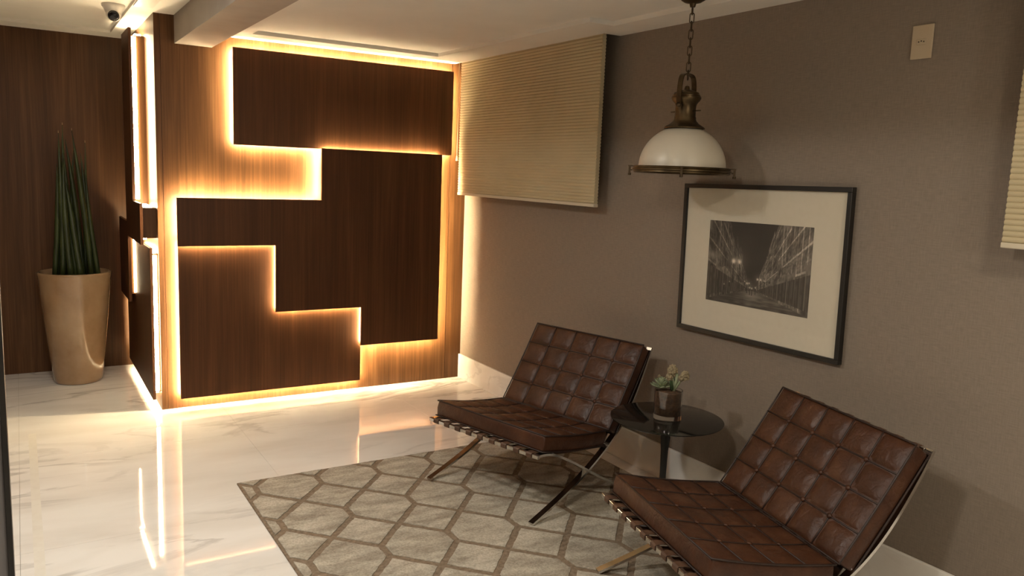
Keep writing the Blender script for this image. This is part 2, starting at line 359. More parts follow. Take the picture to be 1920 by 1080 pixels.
# ------------------------------------------------------------------ backlit wall panels
def inset(poly, d):
    # rectilinear polygon, counter-clockwise; d is one number or one per edge
    k = len(poly); ds = d if isinstance(d, (list, tuple)) else [d] * k; out = []
    def off(i):
        a = Vector(poly[i]); b = Vector(poly[(i + 1) % k]); t = (b - a).normalized(); n = Vector((-t.y, t.x)); return a + n * ds[i], t
    for i in range(k):
        p, t = off(i - 1); q, u = off(i)
        out.append((p.x if abs(t.x) < 0.5 else q.x, p.y if abs(t.y) < 0.5 else q.y))
    return out
def led_edges(poly, flags, d, fn, t0, t1, parent, trim=0.012, w=0.012):
    k = len(poly); ins = inset(poly, d)
    for i in range(k):
        if not flags[i]: continue
        a = Vector(ins[i]); b = Vector(ins[(i + 1) % k]); t = (b - a).normalized(); n = Vector((-t.y, t.x))
        a = a + t * trim; b = b - t * trim
        q0, q1 = t0[i] if isinstance(t0, list) else (t0, t1)
        MB().prism([tuple(a), tuple(b), tuple(b + n * w), tuple(a + n * w)], fn, q0, q1).build('led_strip', M['led'], parent)
ff = lambda a, b, t: (a, -t, b)                       # front panels: (x, z) at depth t in front of the wall
fs = lambda a, b, t: (XC - t, a, b)                   # side panels: (y, z)
def panel(label, loc, poly, fn, back, front, flags, led_t, led_in=0.035, core_in=0.05, core_back=0.0005, thick=0.018):
    p = thing('wall_panel', label, 'wall panel', loc, 0, 'backlit walnut wall panels'); p['_o'] = loc
    b = MB().prism(poly, fn, front - thick, front).build('board', M['wood_panel'], p); bevel(b, 0.001, 1)
    MB().prism(inset(poly, core_in), fn, core_back, front - thick - 0.0003).build('backing_block', M['wood'], p)
    led_edges(poly, flags, led_in, fn, led_t if isinstance(led_t, list) else led_t[0], led_t[1], p)
    del p['_o']; return p
A = [(-1.798, 1.797), (-0.158, 1.797), (-0.158, 2.433), (-1.798, 2.433)]
panel('wide dark walnut wall panel below the ceiling, topmost on the column front', (-0.97, 0, 1.795), A, ff, 0, 0.060, [1, 1, 1, 1], (0.036, 0.0415), led_in=0.007, core_in=0.035)
WT, PT = (0.069, 0.0755), (0.069, 0.0755)      # tape on the back of the board
B = [(-1.204, 1.802), (-1.204, 1.437), (-2.168, 1.437), (-2.168, 1.118), (-1.530, 1.118), (-1.530, 0.645), (-0.896, 0.645), (-0.896, 0.354), (-0.256, 0.354), (-0.256, 1.800)]
panel('large stepped walnut wall panel in the middle of the column front', (-1.2, 0, 0.35), B, ff, 0, 0.094, [1] * 10, [WT, WT, WT, PT, PT, PT, PT, WT, WT, PT], led_in=0.009, core_in=0.062)
Cp = [(-2.161, 0.077), (-0.887, 0.077), (-0.887, 0.69), (-1.485, 0.69), (-1.485, 1.165), (-2.161, 1.165)]
panel('low walnut wall panel nearest the floor on the column front', (-1.5, 0, 0.073), Cp, ff, 0, 0.060, [1, 1, 0, 0, 0, 1], (0.036, 0.0415), led_in=0.007, core_in=0.035)
# side of the column
p = thing('wall_panel', 'stepped walnut wall panel on the narrow side of the column beside the plant', 'wall panel', (XC, 0.7, 0.63), 0, 'backlit walnut wall panels'); p['_o'] = (XC, 0.7, 0.63)
Bs = [(0.04, 1.12), (0.75, 1.12), (0.75, 0.63), (1.30, 0.63), (1.30, 1.225), (0.80, 1.225), (0.80, 2.545), (0.40, 2.545), (0.40, 1.39), (0.04, 1.39)]
bevel(MB().prism(Bs, fs, 0.085, 0.103).build('board', M['wood_panel'], p), 0.001, 1)
for y0, y1, z0, z1, t0 in ((0.43, 0.76, 1.3605, 2.50, 0.0005), (0.07, 0.76, 1.16, 1.36, 0.0005), (0.80, 1.25, 0.68, 1.159, 0.0545)):
    MB().prism([(y0, z0), (y1, z0), (y1, z1), (y0, z1)], fs, t0, 0.0845).build('backing_block', M['wood'], p)
for y0, y1, z0, z1, t0, t1 in ((0.418, 0.4295, 1.40, 2.49, 0.055, 0.080), (0.10, 0.40, 1.3605, 1.370, 0.02, 0.06), (0.10, 0.70, 1.148, 1.1595, 0.058, 0.078),
                               (0.793, 0.7995, 0.69, 1.10, 0.056, 0.063), (0.44, 0.76, 2.501, 2.512, 0.02, 0.06), (0.82, 1.22, 1.160, 1.172, 0.03, 0.07)):
    MB().prism([(y0, z0), (y1, z0), (y1, z1), (y0, z1)], fs, t0, t1).build('led_strip', M['led_side'], p)
del p['_o']
p = thing('wall_panel', 'low walnut wall panel near the floor on the narrow side of the column', 'wall panel', (XC, 0.6, 0.073), 0, 'backlit walnut wall panels'); p['_o'] = (XC, 0.6, 0.073)
bevel(MB().prism([(0.005, 0.073), (1.33, 0.073), (1.33, 1.10), (0.005, 1.10)], fs, 0.036, 0.054).build('board', M['wood_panel'], p), 0.001, 1)
MB().prism([(0.035, 0.12), (1.28, 0.12), (1.28, 1.06), (0.035, 1.06)], fs, 0.0005, 0.0355).build('backing_block', M['wood'], p)
for y0, y1, z0, z1, t0, t1 in ((0.024, 0.0345, 0.13, 1.05, 0.010, 0.034), (0.06, 1.25, 0.108, 0.1195, 0.010, 0.034), (0.06, 0.70, 1.061, 1.071, 0.010, 0.034), (1.281, 1.292, 0.15, 1.0, 0.01, 0.03)):
    MB().prism([(y0, z0), (y1, z0), (y1, z1), (y0, z1)], fs, t0, t1).build('led_strip', M['led_side'], p)
del p['_o']

# ------------------------------------------------------------------ pleated blinds
def blind(label, y0, y1, z0, z1, xf, cord):
    t = thing('pleated_blind', label, 'window blind', (xf + 0.02, (y0 + y1) / 2, z0), 0, 'pleated window blinds'); off = (xf + 0.02, (y0 + y1) / 2, z0); t['_o'] = off
    n = 52; m = MB(); h = (z1 - z0 - 0.02) / n
    prof = []
    for i in range(n):
        zz = z0 + 0.02 + i * h
        for k, (dx, dz) in enumerate(((0.0055, 0.0), (0.0026, 0.14), (0.0005, 0.36), (0.0, 0.5), (0.0005, 0.64), (0.0026, 0.86))): prof.append((xf + dx, zz + dz * h))
    prof.append((xf + 0.0055, z1))
    for x, z in prof: m.v += [(x, y0, z), (x, y1, z)]
    for i in range(len(prof) - 1): m.f.append((2 * i, 2 * i + 1, 2 * i + 3, 2 * i + 2))
    k = len(m.v)
    for x, z in prof: m.v += [(2 * xf + 0.030 - x, y0, z), (2 * xf + 0.030 - x, y1, z)]
    for i in range(len(prof) - 1): m.f.append((k + 2 * i, k + 2 * i + 2, k + 2 * i + 3, k + 2 * i + 1))
    for i in range(len(prof) - 1):
        m.f.append((2 * i, 2 * i + 2, k + 2 * i + 2, k + 2 * i)); m.f.append((2 * i + 1, k + 2 * i + 1, k + 2 * i + 3, 2 * i + 3))
    m.build('pleated_fabric', M['blind'], t)
    bevel(box('bottom_rail', (xf - 0.002, y0 - 0.002, z0), (xf + 0.032, y1 + 0.002, z0 + 0.0195), M['rail'], t), 0.003)
    bevel(box('head_rail', (xf + 0.0, y0, z1 + 0.0005), (xf + 0.03, y1, z1 + 0.03), M['rail'], t), 0.003)
    if cord:
        cx, cy = xf - 0.006, y1 + 0.02
        MB().tube([(cx, cy, z1 + 0.01), (cx, cy, 2.1), (cx + 0.001, cy, 1.80)], 0.0022, 6).build('pull_cord', M['rail'], t, smooth=True)
        MB().lathe([(0.003, 0.0), (0.006, -0.006), (0.010, -0.04), (0.0, -0.042)], 12, (cx + 0.001, cy, 1.80)).build('cord_tassel', M['rail'], t, smooth=True)
    del t['_o']
blind('cream pleated blind with pull cord hanging next to the backlit column', -1.845, -0.10, 1.497, 2.535, -0.118, True)
blind('cream pleated blind cut off by the right edge, right of the wall socket', -5.9, -4.19, 1.487, 2.535, -0.118, False)

# ------------------------------------------------------------------ rug
RX0, RX1, RY0, RY1 = -2.128, -0.13, -4.05, -1.525
rug = thing('area_rug', 'beige carved rug with taupe lattice of hexagons and diamonds under the chairs', 'rug', ((RX0 + RX1) / 2, (RY0 + RY1) / 2, 0.0)); RO = ((RX0 + RX1) / 2, (RY0 + RY1) / 2, 0.0); rug['_o'] = RO
bevel(box('rug_base', (RX0, RY0, 0.0003), (RX1, RY1, 0.009), M['pilebase'], rug), 0.003)
def clip(poly, axis, val, keep_less):
    out = []
    for i in range(len(poly)):
        a, b = poly[i], poly[(i + 1) % len(poly)]
        ia = (a[axis] <= val) == keep_less; ib = (b[axis] <= val) == keep_less
        if ia: out.append(a)
        if ia != ib:
            t = (val - a[axis]) / (b[axis] - a[axis]); out.append((a[0] + t * (b[0] - a[0]), a[1] + t * (b[1] - a[1])))
    return out
def shrink(poly, d):
    k = len(poly); out = []
    for i in range(k):
        p0, p1, p2 = Vector(poly[i - 1]), Vector(poly[i]), Vector(poly[(i + 1) % k])
        t1 = (p1 - p0).normalized(); t2 = (p2 - p1).normalized(); n1 = Vector((-t1.y, t1.x)); n2 = Vector((-t2.y, t2.x))
        s = n1 + n2; s = s / max(0.15, s.dot(n1)) if s.length > 1e-6 else n1
        out.append(tuple(p1 + s * d))
    return out
def area(poly): return 0.5 * sum(poly[i][0] * poly[(i + 1) % len(poly)][1] - poly[(i + 1) % len(poly)][0] * poly[i][1] for i in range(len(poly)))
PX, PY, GAP = 0.3275, 0.4565, 0.0152
rr = random.Random(3)
def rug_cell(poly):
    poly = shrink(poly, GAP)
    for ax, val, less in ((0, RX0 + 0.012, False), (0, RX1 - 0.012, True), (1, RY0 + 0.012, False), (1, RY1 - 0.010, True)):
        poly = clip(poly, ax, val, less)
        if len(poly) < 3: return
    if area(poly) < 0.0008: return
    cx = sum(q[0] for q in poly) / len(poly); cy = sum(q[1] for q in poly) / len(poly)
    ring = []
    for i in range(len(poly)):                             # slightly ragged hand-carved edge
        a, b = Vector(poly[i]), Vector(poly[(i + 1) % len(poly)]); k = max(1, int((b - a).length / 0.02)); n = (b - a).normalized(); n = Vector((-n.y, n.x))
        for j in range(k): ring.append(a.lerp(b, j / k) + n * rr.uniform(-0.0015, 0.003))
    m = MB(); k = len(ring)
    m.v = [(q.x - cx, q.y - cy, 0.0) for q in ring] + [(q.x - cx, q.y - cy, 0.0035) for q in ring] + [((q.x - cx) * 0.95, (q.y - cy) * 0.95, 0.0050) for q in ring]
    m.f = [(i, (i + 1) % k, k + (i + 1) % k, k + i) for i in range(k)] + [(k + i, k + (i + 1) % k, 2 * k + (i + 1) % k, 2 * k + i) for i in range(k)]
    m.f.append(tuple(2 * k + i for i in range(k))); m.f.append(tuple(reversed(range(k))))
    o = link('carved_cell', m.mesh('carved_cell'), M['pile'], rug, (cx - RO[0], cy - RO[1], 0.0088), smooth=False)
for i in range(-1, 8):
    for j in range(-1, 7):
        x = -2.060 + i * PX; y = -1.622 - j * PY           # top of a short lattice segment
        s = 0.105; up = (PY - s) / 2
        rug_cell([(x, y), (x, y - s), (x + PX / 2, y - s - up), (x + PX, y - s), (x + PX, y), (x + PX / 2, y + up)])
        rug_cell([(x, y - s), (x - PX / 2, y - s - up), (x, y - s - 2 * up), (x + PX / 2, y - s - up)])
del rug['_o']

# ------------------------------------------------------------------ lounge chairs
HW = 0.385
BAR1 = smooth_path([(0.012, 0.006), (-0.10, 0.044), (-0.22, 0.088), (-0.33, 0.136), (-0.44, 0.192), (-0.55, 0.258), (-0.645, 0.330), (-0.72, 0.408), (-0.785, 0.498), (-0.845, 0.600), (-0.893, 0.690), (-0.918, 0.745)], 4)
BAR2 = smooth_path([(-0.004, 0.340), (-0.06, 0.336), (-0.13, 0.318), (-0.23, 0.270), (-0.33, 0.214), (-0.43, 0.155), (-0.54, 0.092), (-0.63, 0.045), (-0.71, 0.008)], 4)
def cushion(parent, name, org, d, nrm, L, T, curve, seed):
    D = Vector(d).normalized(); Nn = Vector(nrm).normalized(); O = Vector(org)
    def mp(s, wv, t):
        t = t + curve * math.sin(math.pi * min(max(s / L, 0), 1)) ; q = O + D * s + Nn * t; return (q.x, wv, q.y)
    # body: band + base
    m = MB(); ns = 12; rr_ = 0.016
    sec = []
    for k in range(ns + 1):
        s = L * k / ns; sec.append(s)
    cross = [(-HW + 0.004, -0.004), (-HW - 0.003, -T * 0.5), (-HW + 0.004, -T), (HW - 0.004, -T), (HW + 0.003, -T * 0.5), (HW - 0.004, -0.004)]
    kx = len(cross)
    for k, s in enumerate(sec):
        for wv, t in cross: m.v.append(mp(s, wv, t))
    for k in range(ns):
        for j in range(kx): m.f.append((k * kx + j, k * kx + (j + 1) % kx, (k + 1) * kx + (j + 1) % kx, (k + 1) * kx + j))
    m.f.append(tuple(reversed(range(kx)))); m.f.append(tuple(ns * kx + j for j in range(kx)))
    body = m.build(name, M['leather'], parent, off=(0, 0, 0)); bevel(body, 0.010, 3); body.data.polygons.foreach_set('use_smooth', [True] * len(body.data.polygons)); sharp(body.data, 0.9)
    # tufted leather squares
    NX, NY, G = 5, 4, 12; cw = 2 * HW / NX; ch = L / NY; rnd = random.Random(seed)
    for a in range(NX):
        for b_ in range(NY):
            m = MB(); ph = [rnd.uniform(0, 6.28) for _ in range(4)]; am = rnd.uniform(0.85, 1.15)
            for i in range(G + 1):
                for j in range(G + 1):
                    u, v = i / G, j / G
                    e = (1 - abs(2 * u - 1) ** 3.2) * (1 - abs(2 * v - 1) ** 3.2)
                    hgt = -0.008 + 0.0125 * am * max(e, 0) ** 0.75
                    for ci, (cu, cv) in enumerate(((0, 0), (1, 0), (0, 1), (1, 1))):       # creases running out of the buttons
                        inner = 0 < a + cu < NX and 0 < b_ + cv < NY
                        dd = math.hypot(u - cu, v - cv)
                        if inner and dd > 0.02:
                            th = math.atan2(v - cv, u - cu); hgt += 0.0034 * math.cos(9 * th + ph[ci]) * math.exp(-((dd - 0.18) / 0.16) ** 2) - 0.004 * math.exp(-(dd / 0.12) ** 2)
                    s = (b_ + v) * ch; wv = -HW + (a + u) * cw
                    s = min(max(s, 0.003), L - 0.003); wv = min(max(wv, -HW + 0.004), HW - 0.004)
                    m.v.append(mp(s, wv, hgt))
            for i in range(G):
                for j in range(G): m.f.append((i * (G + 1) + j, i * (G + 1) + j + 1, (i + 1) * (G + 1) + j + 1, (i + 1) * (G + 1) + j))
            link('leather_square', m.mesh('leather_square'), M['leather'], body, smooth=True)
    # welts along the seams and around the edges
    m = MB()
    for a in range(1, NX): m.tube([mp(L * k / 10, -HW + a * cw, -0.0030) for k in range(11)], 0.0034, 6)
    for b_ in range(1, NY): m.tube([mp(b_ * ch, -HW + 2 * HW * k / 4, -0.0030) for k in range(5)], 0.0034, 6)
    ring = [(L * k / 8, -HW) for k in range(8)] + [(L, -HW + 2 * HW * k / 4) for k in range(4)] + [(L - L * k / 8, HW) for k in range(8)] + [(0, HW - 2 * HW * k / 4) for k in range(4)]
    for t in (-0.004, -T): m.tube([mp(s, wv, t) for s, wv in ring], 0.0042, 6, True)
    link('welt', m.mesh('welt'), M['welt'], body, smooth=True)
    # buttons
    for a in range(1, NX):
        for b_ in range(1, NY):
            q = Vector(mp(b_ * ch, -HW + a * cw, 0.0)); mm = MB().lathe([(0.0, -0.004), (0.009, -0.003), (0.0105, 0.0), (0.008, 0.004), (0.0, 0.006)], 14)
            o = link('button', mm.mesh('button'), M['leather'], body, smooth=True)
            o.location = q; o.rotation_euler = Vector((Nn.x, 0, Nn.y)).to_track_quat('Z', 'X').to_euler()
    return body
def lounge_chair(label, x, y, ang, seed):
    t = thing('lounge_chair', label, 'armchair', (x, y, 0.0143), math.radians(ang), 'pair of brown leather lounge chairs')
    for sgn in (-1, 1):
        w0, w1 = sorted((sgn * 0.389, sgn * 0.357))
        o = MB().ribbon(BAR1, w0, w1, 0.012).build('back_leg_bar', M['chrome'], t, off=(0, 0, 0), auto=0.6)
        w0, w1 = sorted((sgn * 0.3888, sgn * 0.3572))
        o = MB().ribbon(BAR2, w0, w1, 0.0118).build('seat_leg_bar', M['chrome'], t, off=(0, 0, 0), auto=0.6)
    for nm, (f, z) in (('front_rail', (-0.006, 0.338)), ('seat_rear_rail', (-0.585, 0.262)), ('top_rail', (-0.914, 0.737))):
        bevel(box(nm, (f - 0.006, -0.392 if nm == 'front_rail' else -0.356, z - 0.010), (f + 0.011, 0.392 if nm == 'front_rail' else 0.356, z + 0.009), M['chrome'], t, (0, 0, 0)), 0.002)
    for k in range(9):
        wv = -0.335 + 0.67 * k / 8
        path = [(-0.575, 0.2525), (-0.30, 0.285), (-0.03, 0.325), (-0.008, 0.3255), (0.003, 0.3265), (0.0075, 0.330), (0.0075, 0.345), (0.003, 0.350), (-0.02, 0.349), (-0.30, 0.301), (-0.56, 0.262)]
        MB().ribbon([(f, z) for f, z in path], wv - 0.0175, wv + 0.0175, 0.003).build('seat_strap', M['strap'], t, off=(0, 0, 0), smooth=False)
    for k in range(8):
        wv = -0.315 + 0.63 * k / 7
        path = [(-0.60, 0.272), (-0.70, 0.415), (-0.80, 0.565), (-0.895, 0.722), (-0.905, 0.748), (-0.922, 0.745), (-0.918, 0.728)]
        MB().ribbon(path, wv - 0.019, wv + 0.019, 0.0035).build('back_strap', M['strap'], t, off=(0, 0, 0))
    cushion(t, 'seat_cushion', (-0.050, 0.436), (-0.988, -0.153), (-0.153, 0.988), 0.505, 0.083, -0.010, seed)
    cushion(t, 'back_cushion', (-0.558, 0.358), (-0.556, 0.831), (0.831, 0.556), 0.500, 0.080, -0.004, seed + 1)
    return t
lounge_chair('tufted brown leather lounge chair on chrome cross legs nearer the backlit column', -1.103, -2.297, 194.94, 11)
lounge_chair('tufted brown leather lounge chair on chrome cross legs cut off by bottom edge', -1.098, -3.540, 165.3, 23)

# ------------------------------------------------------------------ side table, planter
TX, TY, TH = -0.376, -2.859, 0.52
tb = thing('side_table', 'round black pedestal side table between the two lounge chairs', 'table', (TX, TY, 0.0143))
z0 = TH - 0.0143
MB().lathe([(0.0, z0 - 0.020), (0.20, z0 - 0.020), (0.255, z0 - 0.012), (0.275, z0 - 0.004), (0.275, z0 - 0.001), (0.272, z0), (0.0, z0)], 72).build('table_top', M['table'], tb, off=(0, 0, 0), auto=0.5)
MB().lathe([(0.0, 0.012), (0.02, 0.060), (0.017, 0.12), (0.0155, 0.22), (0.018, 0.34), (0.026, 0.43), (0.042, z0 - 0.035), (0.062, z0 - 0.0205), (0.0, z0 - 0.0203)], 32).build('stem', M['table_leg'], tb, off=(0, 0, 0), smooth=True)
MB().lathe([(0.0, 0.0), (0.185, 0.0), (0.188, 0.004), (0.17, 0.010), (0.11, 0.018), (0.05, 0.032), (0.025, 0.055), (0.0, 0.058)], 56).build('base_disc', M['table_leg'], tb, off=(0, 0, 0), smooth=True)

VX, VY = -0.376, -2.861
pl = thing('succulent_planter', 'small clear glass pot of succulents standing on the black side table', 'planter', (VX, VY, TH + 0.0003))
VR, VH = 0.068, 0.142
MB().lathe([(VR, 0.0), (VR, VH), (VR - 0.004, VH), (VR - 0.004, 0.022), (0.0, 0.022), (0.0, 0.0)][::1], 48).build('glass', M['vase'], pl, off=(0, 0, 0), auto=0.5)
MB().lathe([(0.0, 0.0225), (VR - 0.0046, 0.0225), (VR - 0.0046, VH - 0.012), (0.03, VH - 0.004), (0.0, VH - 0.002)], 40).build('soil', M['soil'], pl, off=(0, 0, 0), smooth=True)
def fat_leaf(L, W, T, bend):
    m = MB(); n = 7
    for i in range(n + 1):
        t = i / n; wv = W * math.sin(math.pi * min(1, 0.12 + t * 0.88)) ** 0.7 if t < 1 else 0.0005; th = T * (1 - t * 0.7); x = L * t; z = bend * t * t
        for j in range(8):
            a = 2 * math.pi * j / 8; m.v.append((x, wv * 0.5 * math.cos(a), z + th * 0.5 * math.sin(a) + 0.15 * W * math.cos(a) ** 2))
    for i in range(n):
        for j in range(8): m.f.append((i * 8 + j, i * 8 + (j + 1) % 8, (i + 1) * 8 + (j + 1) % 8, (i + 1) * 8 + j))
    m.f.append(tuple(reversed(range(8)))); m.f.append(tuple(n * 8 + j for j in range(8)))
    return m
rng = random.Random(5)
def leaf_at(name, mat, base, L, W, T, bend, rz, tilt):
    o = link(name, fat_leaf(L, W, T, bend).mesh(name), mat, pl, smooth=True); o.location = base; o.rotation_euler = (0, -tilt, rz); return o
# the camera sees this from (-x, -y): image left is about (-x, +y), image right is (+x, -y)
lx, ly = -0.028, 0.026
for k in range(40):
    ring = k // 11; rz = k * 2.39996; tilt = math.radians((8, 32, 55, 76)[min(ring, 3)])
    leaf_at('rosette_leaf', M['succulent'], (lx, ly, VH + 0.004 + 0.007 * ring), (0.056, 0.050, 0.042, 0.034)[min(ring, 3)], (0.030, 0.027, 0.022, 0.017)[min(ring, 3)], 0.006, 0.012, rz, tilt)
for k in range(9):
    leaf_at('pointed_leaf', M['deepgreen'], (0.010 + rng.uniform(-0.012, 0.012), -0.006 + rng.uniform(-0.012, 0.012), VH - 0.002), rng.uniform(0.045, 0.075), 0.017, 0.006, rng.uniform(-0.004, 0.01), k * 0.74, math.radians(rng.uniform(55, 85)))
def stalk(pts, r): MB().tube(pts, r, 8).build('stalk', M['succulent'], pl, off=(0, 0, 0), smooth=True)
def head(cn, r):
    bm = bmesh.new(); bmesh.ops.create_icosphere(bm, subdivisions=3, radius=r); hr = random.Random(int(r * 1e5))
    for v in bm.verts: v.co *= 1 + hr.uniform(-0.16, 0.22); v.co.z *= 1.2
    me = bpy.data.meshes.new('flower_head'); bm.to_mesh(me); bm.free(); o = link('flower_head', me, M['dry'], pl); o.location = cn
b0 = (0.018, -0.022)
for dx, dy, h, r in ((0.018, -0.030, 0.085, 0.0075), (0.004, -0.012, 0.070, 0.006), (0.034, -0.052, 0.075, 0.0055), (-0.012, 0.000, 0.055, 0.003)):
    stalk([(b0[0] * 0.8, b0[1] * 0.8, VH - 0.006), (b0[0] * 0.5 + dx * 0.5, b0[1] * 0.5 + dy * 0.5, VH + h * 0.5), (dx, dy, VH + h)], r)
head((0.004, -0.012, VH + 0.098), 0.023); head((-0.004, -0.004, VH + 0.066), 0.018); head((0.042, -0.060, VH + 0.080), 0.020); head((0.030, -0.048, VH + 0.066), 0.013)
stalk([(lx, ly, VH + 0.02), (lx - 0.006, ly + 0.004, VH + 0.045), (lx - 0.012, ly + 0.006, VH + 0.062)], 0.0025); head((lx - 0.012, ly + 0.006, VH + 0.064), 0.006)

# ------------------------------------------------------------------ pendant lamp
PXl, PYl = -0.302, -2.765
lp = thing('pendant_lamp', 'white glass dome pendant lamp with aged brass fittings on a chain', 'pendant lamp', (PXl, PYl, 1.70)); LB = 1.70
def LZ(z): return z - LB
MB().lathe([(0.0, LZ(2.5245)), (0.056, LZ(2.5245)), (0.056, LZ(2.518)), (0.040, LZ(2.508)), (0.016, LZ(2.502)), (0.012, LZ(2.486)), (0.0, LZ(2.484))], 36).build('canopy', M['brass'], lp, off=(0, 0, 0), auto=0.6)
def link_mesh(h=0.046, wd=0.020, r=0.0026):
    pts = []
    for k in range(20):
        a = 2 * math.pi * k / 20; pts.append((wd / 2 * math.cos(a), 0, (h / 2 - wd / 2) * (1 if math.sin(a) > 0 else -1) + wd / 2 * math.sin(a)))
    return MB().tube(pts, r, 8, True).mesh('chain_link')
lm = link_mesh(); z = 2.474; k = 0
while z > 2.172:
    o = link('chain_link', lm, M['darkbrass'], lp, smooth=(k == 0)); o.location = (0, 0, LZ(z)); o.rotation_euler = (0, 0, 0.6 + (math.pi / 2 if k % 2 else 0)); z -= 0.0375; k += 1
chain_end = z + 0.0375
# yoke strap: front-left leg and back-right leg
ya = math.radians(199.6)
yd = Vector((math.cos(ya), math.sin(ya)))
yp = smooth_path([(-0.066, 2.015), (-0.076, 2.06), (-0.074, 2.12), (-0.062, 2.160), (-0.040, 2.175), (0.0, 2.178), (0.040, 2.175), (0.062, 2.160), (0.074, 2.12), (0.076, 2.06), (0.066, 2.015)], 5)
yo = MB().ribbon([(a, LZ(b)) for a, b in yp], -0.012, 0.012, 0.005).build('yoke', M['brass'], lp, off=(0, 0, 0), auto=0.6); yo.rotation_euler = (0, 0, ya)
for s in (-1, 1):
    m = MB().tube([(s * 0.035, 0, LZ(2.03)), (s * 0.085, 0, LZ(2.03))], 0.010, 10); o = m.build('yoke_bolt', M['darkbrass'], lp, off=(0, 0, 0), smooth=True); o.rotation_euler = (0, 0, ya)
    m = MB().tube([(s * 0.045, 0, LZ(2.005)), (s * 0.098, 0, LZ(2.005))], 0.003, 8); o = m.build('thumb_screw', M['darkbrass'], lp, off=(0, 0, 0), smooth=True); o.rotation_euler = (0, 0, ya + 1.25)
neck = [(0.096, 1.922), (0.097, 1.928), (0.085, 1.936), (0.070, 1.944), (0.058, 1.956), (0.052, 1.965), (0.052, 1.975), (0.049, 1.980), (0.049, 2.030), (0.052, 2.040), (0.066, 2.056), (0.070, 2.066), (0.070, 2.070), (0.066, 2.073), (0.066, 2.078), (0.062, 2.081), (0.058, 2.092), (0.036, 2.100), (0.014, 2.106), (0.010, 2.122), (0.0, 2.126)]
MB().lathe([(0.0, LZ(1.922))] + [(r, LZ(zz)) for r, zz in neck], 40).build('cap', M['brass'], lp, off=(0, 0, 0), auto=0.7)
dome = []
for i in range(17):
    a = math.radians(90 - i * 90 / 16 * 0.985); dome.append((max(0.0, 0.208 * math.cos(a)), 1.737 + 0.200 * math.sin(a)))
inner = [(r * 0.975, zz - 0.004) for r, zz in reversed(dome)]
MB().lathe([(r, LZ(zz)) for r, zz in dome if r > 0.05] + [(r, LZ(zz)) for r, zz in inner if r > 0.05], 64).build('glass_shade', M['opal'], lp, off=(0, 0, 0), auto=0.9)
ring = [(0.205, 1.741), (0.228, 1.741), (0.233, 1.737), (0.230, 1.732), (0.236, 1.727), (0.236, 1.722), (0.229, 1.718), (0.231, 1.712), (0.224, 1.707), (0.205, 1.707), (0.205, 1.741)]
MB().lathe([(r, LZ(zz)) for r, zz in ring], 72).build('rim_ring', M['brass'], lp, off=(0, 0, 0), auto=0.5)
vdir = math.atan2(-5.66 - PYl, -3.0457 - PXl)
for k in range(3 + 1):
    a = vdir + k * math.pi / 2
    m = MB().quad_box((0.232, -0.007, LZ(1.735)), (0.256, 0.007, LZ(1.741))).quad_box((0.244, -0.005, LZ(1.704)), (0.254, 0.005, LZ(1.7348))).quad_box((0.236, -0.005, LZ(1.715)), (0.2438, 0.005, LZ(1.722)))
    o = m.build('clamp', M['darkbrass'], lp, off=(0, 0, 0)); o.rotation_euler = (0, 0, a)
    m = MB().lathe([(0.0, LZ(1.692)), (0.008, LZ(1.693)), (0.008, LZ(1.7035)), (0.0, LZ(1.7038))], 10, (0.249, 0, 0)); o = m.build('clamp_nut', M['darkbrass'], lp, off=(0, 0, 0), auto=0.6); o.rotation_euler = (0, 0, a)

# ------------------------------------------------------------------ framed picture
PW, PHt = 1.008, 0.772; PCy, PCz = -3.021, 1.283
pic = thing('framed_picture', 'black framed street photograph with wide cream mat hanging on the taupe wall', 'picture', (-0.002, PCy, PCz)); pic.rotation_euler = (math.radians(-0.85), 0, 0)
fwid = 0.022
m = MB()
hwp, hhp = PW / 2, PHt / 2
for nm, a, b in (('frame_rail', (-0.030, -hwp, hhp - fwid), (0.0, hwp, hhp)), ('frame_rail', (-0.030, -hwp, -hhp), (0.0, hwp, -hhp + fwid)), ('frame_rail', (-0.030, -hwp, -hhp + fwid), (0.0, -hwp + fwid, hhp - fwid)), ('frame_rail', (-0.030, hwp - fwid, -hhp + fwid), (0.0, hwp, hhp - fwid))):
    bevel(box(nm, a, b, M['black'], pic, (0, 0, 0)), 0.0015, 1)
box('mat_board', (-0.016, -hwp + fwid, -hhp + fwid), (-0.004, hwp - fwid, hhp - fwid), M['mat'], pic, (0, 0, 0))
box('glass_pane', (-0.0225, -hwp + fwid, -hhp + fwid), (-0.0205, hwp - fwid, hhp - fwid), M['pane'], pic, (0, 0, 0))
# the print: a flat sheet whose image is stored as a colour attribute (street at night, lamps receding)
NU, NV = 300, 200
u, v = np.meshgrid(np.linspace(0, 1, NU), np.linspace(0, 1, NV)); vu, vv = 0.475, 0.79
rs = np.random.RandomState(4)
def vnoise(x, y, seed):
    def hsh(i, j): return np.modf(np.abs(np.sin(i * 127.1 + j * 311.7 + seed * 74.7) * 43758.5453))[0]
    i, j = np.floor(x), np.floor(y); fx, fy = x - i, y - j; fx = fx * fx * (3 - 2 * fx); fy = fy * fy * (3 - 2 * fy)
    return (hsh(i, j) * (1 - fx) + hsh(i + 1, j) * fx) * (1 - fy) + (hsh(i, j + 1) * (1 - fx) + hsh(i + 1, j + 1) * fx) * fy
img = 0.020 + 0.012 * vnoise(u * 5, v * 5, 1)
dl = np.maximum(vu - 0.02 - u, 1e-3); dr = np.maximum(u - vu - 0.03, 1e-3)
